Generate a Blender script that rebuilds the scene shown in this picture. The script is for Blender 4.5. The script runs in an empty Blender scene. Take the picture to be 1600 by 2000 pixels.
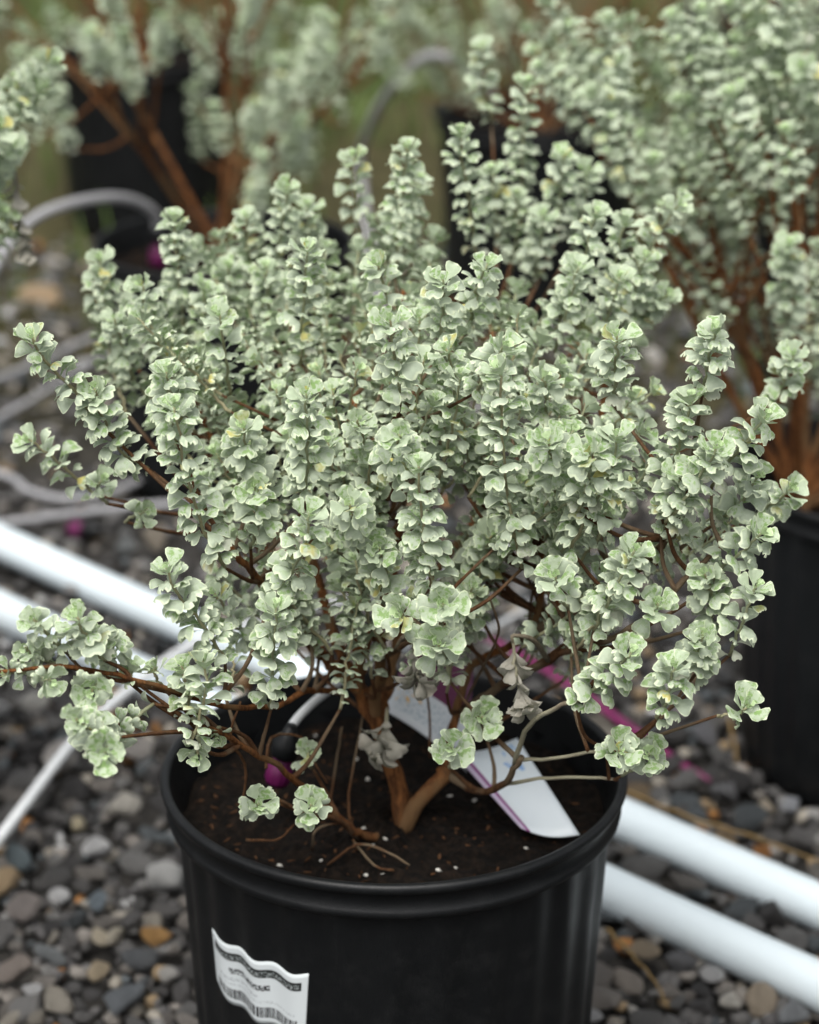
import bpy, math, random
import numpy as np
from mathutils import Vector, Matrix, Quaternion

# ------------------------------------------------------------------ camera, sky, sun
SC = bpy.context.scene
COL = SC.collection
TH = math.radians(21.7)          # camera looks down by this much
FPX = 4700.0                     # focal length in photo pixels (photo 1600 x 2000)
CAMZ = 0.903
cam_d = bpy.data.cameras.new('camera')
cam_d.sensor_fit = 'VERTICAL'; cam_d.sensor_height = 30.0; cam_d.sensor_width = 24.0
cam_d.lens = FPX * 30.0 / 2000.0
cam_d.clip_start = 0.05; cam_d.clip_end = 500
cam_d.dof.use_dof = True; cam_d.dof.focus_distance = 1.215; cam_d.dof.aperture_fstop = 4.9
cam_d.dof.aperture_blades = 9
cam = bpy.data.objects.new('camera', cam_d); COL.objects.link(cam)
cam.location = (0, 0, CAMZ); cam.rotation_euler = (math.pi / 2 - TH, 0, 0)
SC.camera = cam

SUN_EL, SUN_AZ = math.radians(62), math.radians(200)
world = bpy.data.worlds.new('World'); SC.world = world; world.use_nodes = True
wn, wl = world.node_tree.nodes, world.node_tree.links
bg = wn['Background']
sky = wn.new('ShaderNodeTexSky'); sky.sky_type = 'NISHITA'; sky.sun_disc = False
sky.sun_elevation = SUN_EL; sky.sun_rotation = SUN_AZ
sky.air_density = 1.0; sky.dust_density = 6.0; sky.ozone_density = 1.0
hs = wn.new('ShaderNodeHueSaturation'); hs.inputs['Saturation'].default_value = 0.22   # overcast: grey-white sky
wl.new(sky.outputs['Color'], hs.inputs['Color']); wl.new(hs.outputs['Color'], bg.inputs['Color'])
bg.inputs['Strength'].default_value = 0.12
sun_d = bpy.data.lights.new('sun', 'SUN'); sun_d.energy = 1.3; sun_d.angle = math.radians(40); sun_d.color = (1.0, 0.97, 0.92)
sun = bpy.data.objects.new('sun', sun_d); COL.objects.link(sun)
sdir = Vector((math.sin(SUN_AZ) * math.cos(SUN_EL), math.cos(SUN_AZ) * math.cos(SUN_EL), math.sin(SUN_EL)))
sun.rotation_euler = sdir.to_track_quat('Z', 'Y').to_euler(); sun.location = (0, 0, 5)
vs = SC.view_settings; vs.view_transform = 'Standard'; vs.look = 'None'; vs.gamma = 1.0; vs.use_curve_mapping = False
vs.exposure = 0.84
SC.cycles.use_denoising = True

rng = np.random.default_rng(11)
R = random.Random(5)

# ------------------------------------------------------------------ helpers
_up = np.array([0, math.sin(TH), math.cos(TH)]); _fw = np.array([0, math.cos(TH), -math.sin(TH)]); _rt = np.array([1.0, 0, 0])
def ray(px, py):
    return _rt * (px - 800) / FPX - _up * (py - 1000) / FPX + _fw
def at(px, py, Y):                       # photo pixel + horizontal distance -> world point
    d = ray(px, py); return np.array([0, 0, CAMZ]) + d * (Y / d[1])
def gnd(px, py, z=0.0):                  # photo pixel -> point on a level plane
    d = ray(px, py); return np.array([0, 0, CAMZ]) + d * ((z - CAMZ) / d[2])
def nrm(v):
    v = np.asarray(v, float); return v / (np.linalg.norm(v) + 1e-12)

def tag(o, label=None, cat=None, group=None, kind=None):
    if label: o['label'] = label
    if cat: o['category'] = cat
    if group: o['group'] = group
    if kind: o['kind'] = kind
    return o
def empty(name, loc):
    o = bpy.data.objects.new(name, None); o.empty_display_size = 0.02; COL.objects.link(o); o.location = [float(c) for c in loc]; return o
def mesh_np(name, V, F, mat, smooth=True, attrs=None, uv=None):
    me = bpy.data.meshes.new(name)
    V = np.asarray(V, np.float32)
    if isinstance(F, np.ndarray):
        n, k = F.shape
        me.vertices.add(len(V)); me.vertices.foreach_set('co', V.ravel())
        me.loops.add(n * k); me.loops.foreach_set('vertex_index', F.astype(np.int32).ravel())
        me.polygons.add(n); me.polygons.foreach_set('loop_start', np.arange(0, n * k, k, dtype=np.int32))
        me.update(calc_edges=True)
    else:
        me.from_pydata(V.tolist(), [], F)
    if smooth: me.polygons.foreach_set('use_smooth', np.ones(len(me.polygons), bool))
    for an, (tp, data) in (attrs or {}).items():
        a = me.attributes.new(an, tp, 'POINT')
        a.data.foreach_set('color' if 'COLOR' in tp else 'vector', np.asarray(data, np.float32).ravel())
    if uv is not None:
        l = me.uv_layers.new(name='UVMap')
        vi = np.empty(len(me.loops), np.int32); me.loops.foreach_get('vertex_index', vi)
        l.data.foreach_set('uv', np.asarray(uv, np.float32)[vi].ravel())
    if mat: me.materials.append(mat)
    me.update(); return me
def obj(name, me, parent=None, loc=None, origin=None):
    o = bpy.data.objects.new(name, me); COL.objects.link(o)
    if parent is not None: o.parent = parent
    if loc is not None: o.location = [float(c) for c in loc]
    return o
class MB:                                # collects quads/tris
    def __init__(s): s.V = []; s.F = []; s.n = 0
    def add(s, V, F):
        s.V.append(np.asarray(V, float)); s.F += [tuple(int(i) + s.n for i in f) for f in F]; s.n += len(V)
    def mesh(s, name, mat, smooth=True, off=(0, 0, 0), **k):
        return mesh_np(name, np.concatenate(s.V) - np.asarray(off, float), s.F, mat, smooth, **k)

def catmull(P, n):
    P = np.asarray(P, float)
    if len(P) == 2:
        t = np.linspace(0, 1, n)[:, None]; return P[0] * (1 - t) + P[1] * t
    Q = np.vstack([2 * P[0] - P[1], P, 2 * P[-1] - P[-2]])
    out = []
    ts = np.linspace(0, len(P) - 1 - 1e-9, n)
    for t in ts:
        i = int(t); f = t - i; a, b, c, d = Q[i:i + 4]
        out.append(0.5 * (2 * b + (c - a) * f + (2 * a - 5 * b + 4 * c - d) * f * f + (3 * b - a - 3 * c + d) * f ** 3))
    return np.array(out)
def frames(P):
    T = np.gradient(P, axis=0); T /= np.linalg.norm(T, axis=1)[:, None] + 1e-12
    ref = np.array([0, 0, 1.0]) if abs(T[0][2]) < 0.8 else np.array([1.0, 0, 0])
    A = np.zeros_like(P); a = nrm(np.cross(T[0], ref))
    for i in range(len(P)):
        a = nrm(a - T[i] * (a @ T[i])); A[i] = a
    return T, A, np.cross(T, A)
def tube(mb, P, r, sides=7, wob=0.0, caps=True):
    P = np.asarray(P, float); n = len(P); r = np.broadcast_to(r, (n,))
    T, A, B = frames(P); th = np.arange(sides) * 2 * math.pi / sides
    rr = r[:, None] * (1 + wob * rng.uniform(-1, 1, (n, sides)))
    V = (P[:, None] + A[:, None] * (rr * np.cos(th))[..., None] + B[:, None] * (rr * np.sin(th))[..., None]).reshape(-1, 3)
    F = [(i * sides + j, i * sides + (j + 1) % sides, (i + 1) * sides + (j + 1) % sides, (i + 1) * sides + j) for i in range(n - 1) for j in range(sides)]
    if caps: F += [tuple(range(sides - 1, -1, -1)), tuple((n - 1) * sides + j for j in range(sides))]
    mb.add(V, F)
def box(mb, c, s, rot=None):
    c = np.asarray(c, float); h = np.asarray(s, float) / 2
    V = np.array([[x, y, z] for z in (-1, 1) for y in (-1, 1) for x in (-1, 1)]) * h
    if rot is not None: V = V @ np.asarray(rot).T
    mb.add(V + c, [(0, 2, 3, 1), (4, 5, 7, 6), (0, 1, 5, 4), (2, 6, 7, 3), (0, 4, 6, 2), (1, 3, 7, 5)])
def lathe(mb, prof, seg, c=(0, 0, 0), mod=None):
    th = np.arange(seg) * 2 * math.pi / seg; V = []
    for k, (r, z) in enumerate(prof):
        rr = np.full(seg, r) if mod is None else r + mod(th, k)
        V.append(np.stack([c[0] + rr * np.cos(th), c[1] + rr * np.sin(th), np.full(seg, c[2] + z)], 1))
    F = [(i * seg + j, i * seg + (j + 1) % seg, (i + 1) * seg + (j + 1) % seg, (i + 1) * seg + j) for i in range(len(prof) - 1) for j in range(seg)]
    mb.add(np.concatenate(V), F)

# ------------------------------------------------------------------ materials
class Mat:
    def __init__(s, name, rough=0.6, spec=0.4):
        s.m = bpy.data.materials.new(name); s.m.use_nodes = True
        s.n, s.l = s.m.node_tree.nodes, s.m.node_tree.links
        s.p = s.n['Principled BSDF']; s.out = s.n['Material Output']
        s.p.inputs['Roughness'].default_value = rough; s.p.inputs['Specular IOR Level'].default_value = spec
    def node(s, t, **k):
        n = s.n.new(t)
        for a, v in k.items(): setattr(n, a, v)
        return n
    def sock(s, v, i):
        if hasattr(v, 'links'): s.l.new(v, i)
        else: i.default_value = v if not isinstance(v, tuple) or len(v) != 3 or i.type == 'VECTOR' else (*v, 1)
    def mix(s, f, a, b, mode='MIX'):
        n = s.node('ShaderNodeMix', data_type='RGBA', blend_type=mode)
        s.sock(f, n.inputs[0]); s.sock(a, n.inputs[6]); s.sock(b, n.inputs[7]); return n.outputs[2]
    def math(s, op, a, b=0.0, clamp=False):
        n = s.node('ShaderNodeMath', operation=op, use_clamp=clamp); s.sock(a, n.inputs[0]); s.sock(b, n.inputs[1]); return n.outputs[0]
    def noise(s, vec, scale, detail=3, rough=0.55):
        n = s.node('ShaderNodeTexNoise'); n.inputs['Scale'].default_value = scale; n.inputs['Detail'].default_value = detail
        n.inputs['Roughness'].default_value = rough
        if vec is not None: s.l.new(vec, n.inputs['Vector'])
        return n.outputs['Fac']
    def ramp(s, f, stops):
        n = s.node('ShaderNodeValToRGB'); s.l.new(f, n.inputs[0]); e = n.color_ramp.elements
        while len(e) < len(stops): e.new(0.5)
        for q, (p, c) in zip(e, stops):
            q.position = p; q.color = (c, c, c, 1) if not isinstance(c, tuple) else (*c, 1)
        return n.outputs['Color']
    def step(s, f, a, b): 
        n = s.node('ShaderNodeMapRange', interpolation_type='SMOOTHSTEP'); s.l.new(f, n.inputs[0])
        n.inputs[1].default_value = a; n.inputs[2].default_value = b; return n.outputs[0]
    def obj(s): return s.node('ShaderNodeTexCoord').outputs['Object']
    def color(s, c): s.sock(c, s.p.inputs['Base Color']); return s
    def bump(s, f, dist, strength=1.0):
        b = s.node('ShaderNodeBump'); b.inputs['Distance'].default_value = dist; b.inputs['Strength'].default_value = strength
        s.l.new(f, b.inputs['Height']); s.l.new(b.outputs['Normal'], s.p.inputs['Normal']); return s
    def vadd(s, a, b):
        n = s.node('ShaderNodeVectorMath', operation='ADD'); s.l.new(a, n.inputs[0]); s.l.new(b, n.inputs[1]); return n.outputs[0]

def leaf_material(name, sage, green, edgec, young, yellow, patch=1.0):
    M = Mat(name, 0.62, 0.28)
    ca = M.node('ShaderNodeAttribute', attribute_name='leafcol'); lp = M.node('ShaderNodeAttribute', attribute_name='leafpos')
    sep = M.node('ShaderNodeSeparateColor'); M.l.new(ca.outputs['Color'], sep.inputs[0])
    au, rnd, age, av = sep.outputs[0], sep.outputs[1], sep.outputs[2], ca.outputs['Alpha']
    edge = M.math('MAXIMUM', M.math('MULTIPLY', M.step(au, 0.84, 0.97), M.step(av, 0.30, 0.55)), M.step(av, 0.925, 0.99))
    oi = M.node('ShaderNodeObjectInfo'); cmb = M.node('ShaderNodeCombineXYZ')
    M.l.new(M.math('MULTIPLY', oi.outputs['Random'], 37.0), cmb.inputs[2])
    vec = M.vadd(lp.outputs['Vector'], cmb.outputs[0])
    base = M.mix(M.step(M.noise(vec, 2.2, 2), 0.3, 0.7), sage, tuple(c * 0.86 for c in sage))
    base = M.mix(M.math('MULTIPLY', M.step(age, 0.30, 0.0), 0.85), base, young)
    blotch = M.step(M.noise(vec, 3.1, 4, 0.65), 0.48, 0.60)
    strg = M.math('MULTIPLY', M.step(rnd, 0.20, 0.80), 0.85 * patch)
    base = M.mix(M.math('MULTIPLY', blotch, strg), base, green)
    base = M.mix(M.math('MULTIPLY', M.step(rnd, 0.955, 0.995), M.step(M.noise(vec, 1.5, 2), 0.35, 0.6)), base, yellow)
    base = M.mix(M.math('MULTIPLY', edge, 0.75), base, edgec)
    base = M.mix(M.math('MULTIPLY', M.step(M.noise(vec, 17, 2), 0.70, 0.74), 0.5), base, (0.75, 0.8, 0.74))
    base = M.mix(M.math('MULTIPLY', M.step(age, 0.75, 1.0), 0.5), base, (0.40, 0.39, 0.33))
    M.color(base); M.bump(M.noise(vec, 9, 3), 0.0006, 0.5)
    tr = M.node('ShaderNodeBsdfTranslucent'); M.l.new(M.mix(0.35, base, (0.40, 0.55, 0.24)), tr.inputs[0])
    mx = M.node('ShaderNodeMixShader'); mx.inputs[0].default_value = 0.20
    M.l.new(M.p.outputs[0], mx.inputs[1]); M.l.new(tr.outputs[0], mx.inputs[2]); M.l.new(mx.outputs[0], M.out.inputs['Surface'])
    return M.m
LEAF = leaf_material('sage_leaf', (0.43, 0.495, 0.375), (0.19, 0.32, 0.085), (0.70, 0.77, 0.55), (0.55, 0.70, 0.39), (0.52, 0.47, 0.16))
DEADLEAF = leaf_material('withered_leaf', (0.27, 0.245, 0.215), (0.21, 0.185, 0.15), (0.36, 0.335, 0.30), (0.28, 0.26, 0.23), (0.36, 0.31, 0.25), 0.6)

def bark(name, a, b, c=None):
    M = Mat(name, 0.92, 0.1); mp = M.node('ShaderNodeMapping'); mp.inputs['Scale'].default_value = (1, 1, 0.22); M.l.new(M.obj(), mp.inputs[0]); o = mp.outputs[0]
    col = M.mix(M.step(M.noise(o, 260, 5, 0.75), 0.38, 0.62), a, b)
    if c: col = M.mix(M.step(M.noise(o, 35, 2), 0.48, 0.62), col, c)
    M.color(col); M.bump(M.noise(o, 480, 5, 0.75), 0.0026, 1.0); return M.m
BARK = bark('rusty_bark', (0.26, 0.108, 0.038), (0.095, 0.040, 0.018), (0.20, 0.115, 0.055))
TWIG = bark('brown_twig', (0.15, 0.075, 0.036), (0.085, 0.042, 0.022), (0.19, 0.14, 0.09))
GREYTWIG = bark('grey_twig', (0.30, 0.255, 0.19), (0.22, 0.18, 0.125), (0.36, 0.34, 0.24))
SHOOT = bark('pale_shoot', (0.42, 0.40, 0.24), (0.34, 0.30, 0.19), (0.38, 0.40, 0.25))

M = Mat('black_pot_plastic', 0.42, 0.28); o_ = M.obj()
M.color(M.mix(M.step(M.noise(o_, 60, 4, 0.7), 0.45, 0.75), (0.0042, 0.0048, 0.0054), (0.009, 0.0095, 0.010)))
M.l.new(M.math('ADD', M.math('MULTIPLY', M.noise(o_, 40, 3), 0.25), 0.32), M.p.inputs['Roughness'])
M.bump(M.noise(o_, 900, 2), 0.0004, 0.35); POT = M.m
M = Mat('potting_soil', 0.95, 0.15); o_ = M.obj()
M.color(M.mix(M.step(M.noise(o_, 180, 5, 0.75), 0.4, 0.7), (0.006, 0.0048, 0.0038), (0.030, 0.019, 0.0125)))
M.bump(M.noise(o_, 300, 6, 0.75), 0.006, 1.0); SOIL = M.m
def flat(name, c, rough=0.5, var=0.12, scale=80, spec=0.4):
    M = Mat(name, rough, spec); M.color(M.mix(M.noise(M.obj(), scale, 4, 0.65), tuple(x * (1 - var) for x in c), tuple(min(1, x * (1 + var)) for x in c))); return M.m
PERLITE = flat('perlite', (0.55, 0.53, 0.48), 0.9)
BARKCHIP = flat('bark_chip', (0.075, 0.036, 0.017), 0.95, 0.7, 60, 0.15)
M = Mat('white_pipe_plastic', 0.32, 0.5); o_ = M.obj()
M.color(M.mix(M.math('MULTIPLY', M.step(M.noise(o_, 14, 5, 0.7), 0.55, 0.8), 0.35), (0.60, 0.675, 0.71), (0.44, 0.46, 0.44)))
M.l.new(M.math('ADD', M.math('MULTIPLY', M.noise(o_, 30, 4), 0.25), 0.22), M.p.inputs['Roughness']); PIPE = M.m
TUBEW = flat('pale_tubing', (0.60, 0.62, 0.63), 0.4)
TUBEG = flat('grey_tubing', (0.30, 0.30, 0.31), 0.45, 0.2)
MAGENTA = flat('magenta_plastic', (0.15, 0.012, 0.075), 0.4)
EMIT = flat('dark_magenta_plastic', (0.11, 0.008, 0.065), 0.45)
STRAW = flat('dry_straw', (0.20, 0.13, 0.05), 0.8, 0.3)
GRASSM = flat('grass_blade', (0.075, 0.12, 0.025), 0.7, 0.5, 3)

M = Mat('ground_dirt', 0.9, 0.25); o_ = M.obj()
n1 = M.noise(o_, 45, 6, 0.75); n2 = M.noise(o_, 2.3, 5, 0.65)
dirt = M.mix(M.step(n1, 0.35, 0.7), (0.022, 0.021, 0.020), (0.10, 0.092, 0.082))
moss = M.mix(M.step(M.noise(o_, 30, 5, 0.7), 0.35, 0.7), (0.055, 0.050, 0.016), (0.105, 0.090, 0.036))
sp = M.node('ShaderNodeSeparateXYZ'); M.l.new(o_, sp.inputs[0])
far = M.step(M.math('ADD', sp.outputs[1], M.math('MULTIPLY', M.math('SUBTRACT', n2, 0.5), 1.6)), 2.35, 2.9)
M.color(M.mix(far, dirt, moss)); M.bump(n1, 0.02, 1.0); GROUND = M.m

M = Mat('gravel_stone', 0.68, 0.35); o_ = M.obj()
oi = M.node('ShaderNodeObjectInfo'); at_ = M.node('ShaderNodeAttribute', attribute_name='stonecol')
cm = M.node('ShaderNodeCombineXYZ'); M.l.new(M.math('MULTIPLY', oi.outputs['Random'], 20.0), cm.inputs[0])
vec = M.vadd(o_, cm.outputs[0])
col = M.mix(1.0, oi.outputs['Color'], at_.outputs['Color'], 'MULTIPLY')
mott = M.noise(vec, 130, 5, 0.7)
col = M.mix(1.0, col, M.ramp(mott, [(0.3, 0.45), (0.7, 1.5)]), 'MULTIPLY')
M.color(col); M.bump(M.noise(vec, 220, 5, 0.75), 0.006, 1.0); STONE = M.m

# ------------------------------------------------------------------ ground, stones
g = obj('ground', None); 
nx = np.concatenate([np.linspace(-40, -2.2, 8), np.linspace(-2, 2, 81), np.linspace(2.2, 40, 8)])
ny = np.concatenate([np.linspace(-30, -0.2, 6), np.linspace(0, 6, 121), np.linspace(6.5, 90, 10)])
GX, GY = np.meshgrid(nx, ny)
GZ = 0.006 * np.sin(GX * 5.1 + 1) * np.cos(GY * 4.3) - 0.012
V = np.stack([GX, GY, GZ], -1).reshape(-1, 3); w = len(nx)
F = np.array([(j * w + i, j * w + i + 1, (j + 1) * w + i + 1, (j + 1) * w + i) for j in range(len(ny) - 1) for i in range(w - 1)])
bpy.data.objects.remove(g); ground = obj('ground', mesh_np('ground', V, F, GROUND)); tag(ground, kind='structure')

def icos(sub):
    import bmesh
    bm = bmesh.new(); bmesh.ops.create_icosphere(bm, subdivisions=sub, radius=1.0)
    V = np.array([v.co[:] for v in bm.verts]); F = np.array([[v.index for v in f.verts] for f in bm.faces]); bm.free(); return V, F
def stone_shape(Vs, r):
    V = Vs.copy()
    for _ in range(8):                    # knock flat facets into it
        n = nrm(r.normal(size=3)); d = r.uniform(0.34, 0.72); e = V @ n
        V -= np.outer(np.maximum(e - d, 0) * 0.97, n)
    V *= 1 + 0.05 * np.sin(V @ r.normal(size=(3, 1)) * 4)
    V *= np.array([1, r.uniform(0.62, 0.95), r.uniform(0.42, 0.75)]); return V
IV2, IF2 = icos(2); IV1, IF1 = icos(1)
white = lambda n: np.ones((n, 4))
stone_me = [mesh_np('stone', stone_shape(IV2, rng), IF2, STONE, _ % 3 == 0, {'stonecol': ('FLOAT_COLOR', white(len(IV2)))}) for _ in range(12)]
stone_lo = [stone_shape(IV1, rng) for _ in range(14)]
PAL = [((0.045, 0.043, 0.043), 24), ((0.085, 0.082, 0.080), 26), ((0.135, 0.132, 0.128), 18), ((0.085, 0.096, 0.102), 8), ((0.17, 0.155, 0.140), 12), ((0.28, 0.255, 0.215), 8), ((0.24, 0.175, 0.105), 4), ((0.25, 0.12, 0.04), 1.4), ((0.42, 0.40, 0.37), 3)]
pw = np.array([p[1] for p in PAL]); pw = pw / pw.sum()
def rcol(): 
    c = np.array(PAL[rng.choice(len(PAL), p=pw)][0]); return np.clip(c * rng.uniform(1.1, 2.1), 0, 0.6)
POTS = {'main': (-0.009, 1.241), 'right': (0.385, 1.735), 'leftback': (-0.190, 2.39), 'far': (-0.378, 3.42), 'mid': (0.165, 3.02), 'rear': (0.53, 2.75), 'side': (-0.475, 1.60), 'front': (0.50, 1.12), 'far2': (-0.95, 2.9), 'far3': (0.55, 3.75)}
POTR, POTB, POTH = 0.135, 0.114, 0.25
def inpot(x, y, m=0.004): return any((x - a) ** 2 + (y - b) ** 2 < (POTB + m) ** 2 for a, b in POTS.values())
def place_stone(x, y, rad, col, zoff=0.25, me=None):
    o = obj('stone', me or stone_me[R.randrange(12)], ground, (x, y, 0.006 + rad * zoff))
    o.rotation_euler = (rng.normal(0, 0.25), rng.normal(0, 0.25), rng.uniform(0, 6.28)); s = rad * rng.uniform(0.9, 1.1)
    o.scale = (s, s, s); o.color = (*[float(c) for c in col], 1); return o
special = [(245, 1592, 56, (0.36, 0.34, 0.30)), (190, 1662, 36, (0.50, 0.47, 0.42)), (318, 1722, 50, (0.42, 0.41, 0.39)), (115, 1500, 46, (0.36, 0.34, 0.32)), (150, 1612, 28, (0.44, 0.35, 0.24)),
    (305, 1828, 30, (0.30, 0.17, 0.06)), (118, 1757, 32, (0.44, 0.43, 0.42)), (186, 1768, 32, (0.12, 0.145, 0.165)), (40, 1680, 42, (0.095, 0.12, 0.13)), (50, 1775, 38, (0.17, 0.15, 0.14)), (240, 1960, 48, (0.11, 0.12, 0.13)),
    (330, 1905, 26, (0.34, 0.33, 0.31)), (200, 1830, 30, (0.33, 0.29, 0.22)), (225, 1835, 34, (0.34, 0.31, 0.25)), (100, 1870, 40, (0.15, 0.16, 0.165)), (30, 1900, 40, (0.20, 0.17, 0.15)), (190, 1895, 30, (0.27, 0.22, 0.15)), (275, 1880, 42, (0.075, 0.08, 0.085)),
    (270, 1460, 34, (0.30, 0.28, 0.26)), (310, 1350, 30, (0.20, 0.19, 0.18)), (80, 605, 55, (0.40, 0.29, 0.18)), (85, 575, 30, (0.30, 0.30, 0.30)),
    (1265, 1860, 34, (0.26, 0.21, 0.15)), (1230, 1920, 40, (0.27, 0.24, 0.21)), (1330, 1890, 44, (0.12, 0.12, 0.125)), (1395, 1905, 28, (0.42, 0.41, 0.40)), (1480, 1960, 36, (0.30, 0.25, 0.19)), (1550, 1985, 36, (0.19, 0.20, 0.21)), (1425, 1960, 34, (0.40, 0.38, 0.34)), (1170, 1960, 44, (0.22, 0.20, 0.18)),
    (1150, 1985, 30, (0.50, 0.48, 0.46)), (1345, 1735, 44, (0.16, 0.15, 0.14)), (1495, 1580, 28, (0.36, 0.31, 0.24)), (1565, 1545, 34, (0.40, 0.40, 0.41)), (1545, 1575, 34, (0.26, 0.27, 0.29)), (1490, 1660, 26, (0.33, 0.15, 0.05)), (1365, 1625, 24, (0.28, 0.13, 0.04)), (1420, 1560, 44, (0.13, 0.13, 0.135)),
    (1130, 1285, 48, (0.44, 0.43, 0.42)), (1040, 1205, 46, (0.62, 0.62, 0.62)), (1330, 1395, 36, (0.20, 0.19, 0.19)), (1380, 1440, 34, (0.15, 0.15, 0.16)), (1180, 1340, 36, (0.24, 0.23, 0.22)), (140, 1160, 28, (0.30, 0.29, 0.28)), (240, 1080, 30, (0.16, 0.17, 0.17)), (300, 1060, 34, (0.22, 0.19, 0.15))]
nst = 0; keep = []
for px, py, rp, c in special:
    p = gnd(px, py, 0.012); s = FPX / (p[1] * math.cos(TH) + CAMZ * math.sin(TH))
    if inpot(p[0], p[1], 0.01): continue
    place_stone(p[0], p[1], rp / s * 1.12, [min(0.66, q * 1.65) for q in c], 0.62); nst += 1; keep.append((p[0], p[1], rp / s * 1.1))
tries = 0
while nst < 296 and tries < 4000:         # the stones that show largest: bare gravel in view on both sides of the pot
    tries += 1
    px, py = (R.uniform(-20, 400), R.uniform(1360, 2010)) if R.random() < 0.55 else (R.uniform(1120, 1620), R.uniform(1420, 2010))
    p = gnd(px, py, 0.008)
    rr = R.choice([0.008, 0.010, 0.012, 0.015, 0.018, 0.022])
    if inpot(p[0], p[1], 0.012) or any((p[0] - a) ** 2 + (p[1] - b) ** 2 < (c + rr * 0.55) ** 2 for a, b, c in keep): continue
    keep.append((p[0], p[1], rr * 0.5)); place_stone(p[0], p[1], rr, rcol(), 0.4); nst += 1
def gravel(n, xr, yr, sizes, zmax):
    Vs, Fs, Cs = [], [], []; k = 0; nv = len(IV1)
    for i in range(n):
        x, y = rng.uniform(*xr), rng.uniform(*yr)
        if inpot(x, y): continue
        s = rng.choice(sizes) * rng.uniform(0.8, 1.2); a = rng.uniform(0, 6.28); q = np.array(Matrix.Rotation(a, 3, 'Z') @ Matrix.Rotation(rng.normal(0, 0.5), 3, 'X'))
        Vs.append(stone_lo[i % 14] @ q.T * s + np.array([x, y, rng.uniform(-0.2, 0.5) * s + rng.uniform(0, zmax)])); Fs.append(IF1 + k * nv)
        c = rcol(); Cs.append(np.tile([*c, 1], (nv, 1))); k += 1
    return np.concatenate(Vs), np.concatenate(Fs), np.concatenate(Cs)
parts = [gravel(7600, (-0.75, 0.75), (1.15, 2.05), [0.006, 0.008, 0.010, 0.0125], 0.004), gravel(5200, (-1.1, 1.1), (2.0, 3.3), [0.008, 0.011, 0.015], 0.003), gravel(1800, (-0.9, 0.9), (0.75, 1.2), [0.008, 0.011, 0.014], 0.003)]
k = 0; Vg, Fg, Cg = [], [], []
for v, f, c in parts: Vg.append(v); Fg.append(f + k); Cg.append(c); k += len(v)
gr = obj('gravel', mesh_np('gravel', np.concatenate(Vg), np.concatenate(Fg), STONE, False, {'stonecol': ('FLOAT_COLOR', np.concatenate(Cg))}))
tag(gr, 'loose dark grey gravel spread between the pots and under the pipes', 'gravel', kind='stuff')

# grass and moss tufts on the far ground
Vs, Fs = [], []; k = 0
for t in range(620):
    cx, cy = rng.uniform(-1.7, 1.7), rng.uniform(2.45, 5.6)
    if cy < 2.9 and rng.random() < 0.6: continue
    for b in range(rng.integers(6, 14)):
        x, y = cx + rng.normal(0, 0.035), cy + rng.normal(0, 0.035)
        if inpot(x, y): continue
        a = rng.uniform(0, 6.28); h = rng.uniform(0.02, 0.075); le = rng.uniform(0.1, 0.8) * h; wd = 0.0025
        d = np.array([math.cos(a), math.sin(a), 0]); n = np.array([-d[1], d[0], 0]) * wd; p0 = np.array([x, y, -0.012])
        m = p0 + d * le * 0.35 + np.array([0, 0, h * 0.6 + 0.01]); e = p0 + d * le + np.array([0, 0, h + 0.012])
        Vs += [p0 - n, p0 + n, m + n * 0.8, m - n * 0.8, e + n * 0.1, e - n * 0.1]; Fs += [(k, k + 1, k + 2, k + 3), (k + 3, k + 2, k + 4, k + 5)]; k += 6
gs = obj('grass', mesh_np('grass', np.array(Vs), np.array(Fs), GRASSM)); tag(gs, 'short mossy green grass on the ground beyond the gravel', 'grass', kind='stuff')

# ------------------------------------------------------------------ pots
NFL = 28
def pot_r(z): return POTB + (0.1275 - POTB) * (z / POTH)
prof = [(0.098, 0.0), (POTB - 0.003, 0.0), (POTB, 0.004)]
for z in np.linspace(0.02, 0.228, 8): prof.append((pot_r(z), z))
nfl = len(prof)
rimprof = [(0.1262, 0.2265), (0.1300, 0.2270), (0.1318, 0.2285), (0.1322, 0.2305), (0.1316, 0.2325), (0.1306, 0.2338), (0.1304, 0.2420), (0.1316, 0.2432), (0.1342, 0.2442), (0.1351, 0.2460), (0.1350, 0.2482), (0.1338, 0.2497), (0.1318, 0.2500), (0.1300, 0.2492), (0.1292, 0.2470), (0.1278, 0.2350), (0.1246, 0.2250), (0.1215, 0.20), (0.1160, 0.10)]
def flute(th, k): 
    if k < 2 or k >= nfl: return 0 * th
    return 0.0010 * np.cos(th * NFL) - 0.0008
mb = MB(); lathe(mb, prof, 448, mod=flute); body_me = mb.mesh('pot_body', POT)
mb = MB(); lathe(mb, rimprof, 160); rim_me = mb.mesh('pot_rim', POT)
th = np.linspace(0, 2 * math.pi, 96, endpoint=False); rs = np.linspace(0.0, 0.1236, 22)[1:]
mbS = MB(); Vv = [np.array([[0, 0, 0.222]])]
def soilz(x, y): return 0.219 + 0.003 * np.sin(x * 70 + 1) * np.cos(y * 83) + 0.002 * np.sin(x * 190 + y * 160) + 0.004 * np.exp(-(x * x + y * y) / 0.002)
for r in rs:
    x, y = r * np.cos(th), r * np.sin(th); Vv.append(np.stack([x, y, soilz(x, y) + rng.normal(0, 0.0012, 96)], 1))
F = [(0, 1 + j, 1 + (j + 1) % 96) for j in range(96)] + [(1 + i * 96 + j, 1 + (i + 1) * 96 + j, 1 + (i + 1) * 96 + (j + 1) % 96, 1 + i * 96 + (j + 1) % 96) for i in range(len(rs) - 1) for j in range(96)]
mbS.add(np.concatenate(Vv), F); soil_me = mbS.mesh('potting_soil', SOIL)
mbc = MB()
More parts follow.
